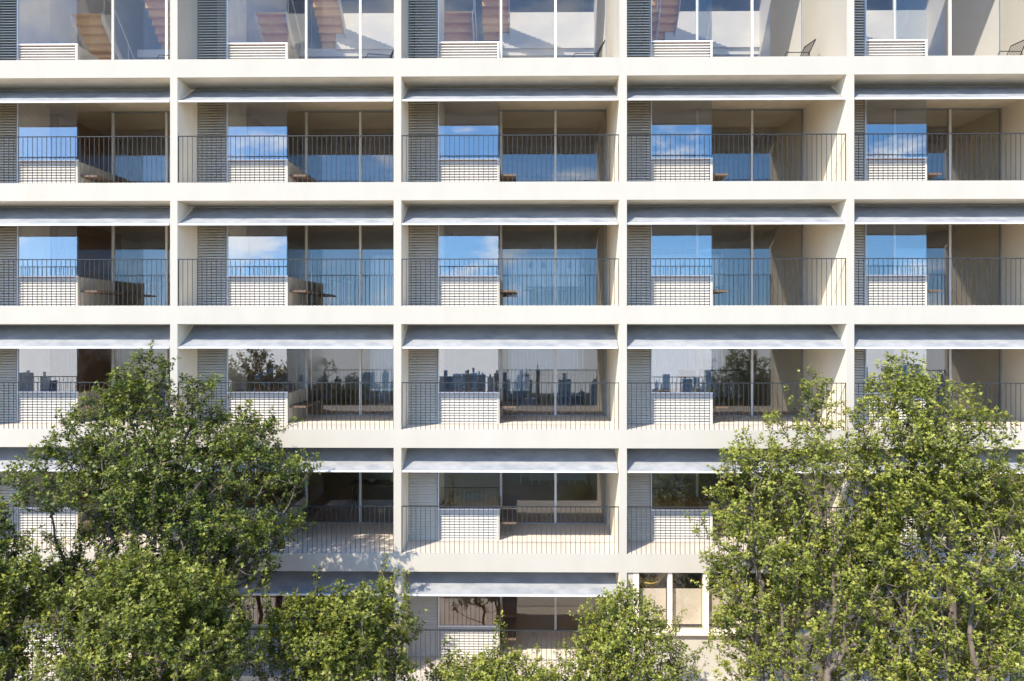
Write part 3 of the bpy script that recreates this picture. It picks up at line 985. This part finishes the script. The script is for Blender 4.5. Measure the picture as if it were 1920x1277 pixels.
G_T = 'garden trees before the facade'
tree('broadleaf_tree', 'tall dark green broadleaf tree before the first and second bays', 'tree', (-7.6, -2.3, 0), [(11.7, -8.07, -7.94), (11.39, -8.46, -7.62), (11.16, -8.69, -7.12), (10.83, -9.08, -6.05), (10.38, -9.47, -5.89), (9.94, -9.81, -5.05), (9.49, -10.32, -4.71), (9.04, -10.82, -4.4), (8.65, -10.65, -4.49), (8.26, -9.64, -4.55), (7.71, -9.53, -4.71), (7.26, -9.75, -4.83), (6.81, -10.32, -5.16), (6.03, -9.98, -6.05), (4.81, -9.64, -6.5)],
    -2.3, 11, 'leaf_deep', n_pts=4700, n_leaf=19, leaf=0.078, depth=0.58, stems=7, clusters=150, sigma=0.30, shoots=26, group=G_T)
tree('young_tree', 'round mid green young tree in front of the tall dark tree', 'tree', (-6.6, -5.0, 0), [ (8.0, -6.9, -6.5), (7.7, -7.7, -5.5), (7.35, -8.5, -5.2), (6.95, -8.2, -4.85), (6.5, -8.9, -4.8), (6.09, -8.75, -4.7), (5.62, -8.74, -4.75), (5.0, -8.55, -4.94), (4.2, -8.0, -5.4)],
    -5.0, 12, 'leaf_mid', n_pts=2300, n_leaf=17, leaf=0.08, depth=0.7, stems=4, clusters=75, sigma=0.33, shoots=34, group=G_T)
tree('young_tree', 'green young tree cut off by the left edge of the picture', 'tree', (-10.2, -4.0, 0), [(8.77, -10.34, -9.81), (8.11, -10.96, -9.63), (7.7, -11.47, -8.82), (7.1, -11.57, -8.46), (6.59, -11.57, -8.7), (6.29, -11.57, -9.3), (5.68, -11.47, -9.0), (4.77, -11.37, -8.8)],
    -4.0, 13, 'leaf_mid', n_pts=2100, n_leaf=18, leaf=0.08, depth=0.7, stems=3, clusters=60, sigma=0.30, shoots=8, group=G_T)
tree('leafy_shrub', 'mid green shrub with upright shoots below the second bay', 'shrub', (-3.7, -3.6, 0), [ (7.07, -2.92, -2.67), (6.8, -4.58, -2.31), (6.49, -4.89, -2.15), (5.98, -5.2, -2.15), (5.46, -5.3, -2.1), (4.94, -5.3, -2.0), (4.2, -5.0, -2.2)],
    -3.6, 14, 'leaf_mid', n_pts=1500, n_leaf=18, leaf=0.08, depth=0.6, stems=6, clusters=80, sigma=0.22, shoots=40, group=G_T)
tree('leafy_shrub', 'low lime green shrub along the bottom below the middle bay', 'shrub', (-0.5, -3.0, 0), [ (5.38, -0.9, -0.26), (5.22, -1.75, 0.59), (4.92, -2.18, 1.01), (4.6, -2.18, 1.01), (4.0, -2.07, 0.91)],
    -3.0, 15, 'leaf_lime', n_pts=900, n_leaf=17, leaf=0.08, depth=0.7, stems=5, clusters=55, sigma=0.22, shoots=24, group=G_T)
tree('young_tree', 'slim young tree before the pier between middle and fourth bays', 'tree', (2.1, -2.8, 0), [ (6.9, 1.94, 2.15), (6.58, 1.45, 2.58), (6.25, 0.97, 2.9), (5.82, 0.81, 3.17), (5.39, 0.7, 3.49), (4.86, 0.6, 3.7), (4.2, 0.7, 3.5)],
    -2.8, 16, 'leaf_lime', n_pts=1250, n_leaf=17, leaf=0.07, depth=0.7, stems=3, clusters=75, sigma=0.25, shoots=16, group=G_T)
tree('broadleaf_tree', 'bright lime green tree before the fourth bay', 'tree', (5.5, -2.4, 0), [(11.2, 5.77, 6.05), (10.8, 5.48, 6.35), (10.3, 5.1, 6.73), (9.86, 4.5, 6.95), (9.42, 3.95, 7.5), (8.88, 3.7, 7.7), (8.22, 3.5, 7.8), (7.56, 3.55, 7.8), (6.9, 3.6, 7.7), (6.24, 3.6, 7.6), (5.59, 3.6, 7.5), (4.6, 3.8, 7.4)],
    -2.4, 17, 'leaf_lime', n_pts=2750, n_leaf=17, leaf=0.078, depth=0.65, stems=5, clusters=120, sigma=0.28, shoots=22, group=G_T)
tree('broadleaf_tree', 'bright lime green tree before the last bay, at the right edge', 'tree', (8.4, -3.0, 0), [(11.61, 7.42, 7.57), (11.21, 6.87, 7.91), (10.79, 6.6, 9.12), (10.36, 6.5, 9.54), (9.83, 6.39, 9.8), (9.31, 6.5, 10.0), (8.67, 6.71, 10.27), (7.93, 6.5, 10.47), (7.09, 6.5, 10.58), (6.24, 6.6, 10.47), (4.87, 6.71, 10.27)],
    -3.0, 18, 'leaf_lime', n_pts=3050, n_leaf=17, leaf=0.08, depth=0.65, stems=5, clusters=130, sigma=0.28, shoots=24, group=G_T)

# ------------------------------------------------------------------ far city, seen only mirrored in the panes
rs = random.Random(5)
sk = {k: MB() for k in ('tower_a', 'tower_b', 'tower_c')}
for k in range(420):
    y = -rs.uniform(300, 700)
    x = rs.uniform(-380, 380)
    g = -16 - (-24 - y - 100) * 0.062
    q = rs.random()
    top = 12 - (20 - y) * (rs.uniform(0.041, 0.050) if q < .06 else rs.uniform(0.052, 0.066) if q < .5 else rs.uniform(0.066, 0.10))
    w, d = rs.uniform(2, 6), rs.uniform(3, 7)
    m_ = sk[rs.choice(('tower_a', 'tower_a', 'tower_a', 'tower_b', 'tower_c'))]
    m_.box(x, x + w, y, y + d, g - 3, top)
    if rs.random() < .6:
        m_.box(x + w * .3, x + w * .6, y + d * .3, y + d * .6, top, top + rs.uniform(1, 3))
for k, m_ in sk.items():
    tag(m_.build('distant_skyline', M[k]), 'far city towers mirrored in the window panes', kind='stuff')
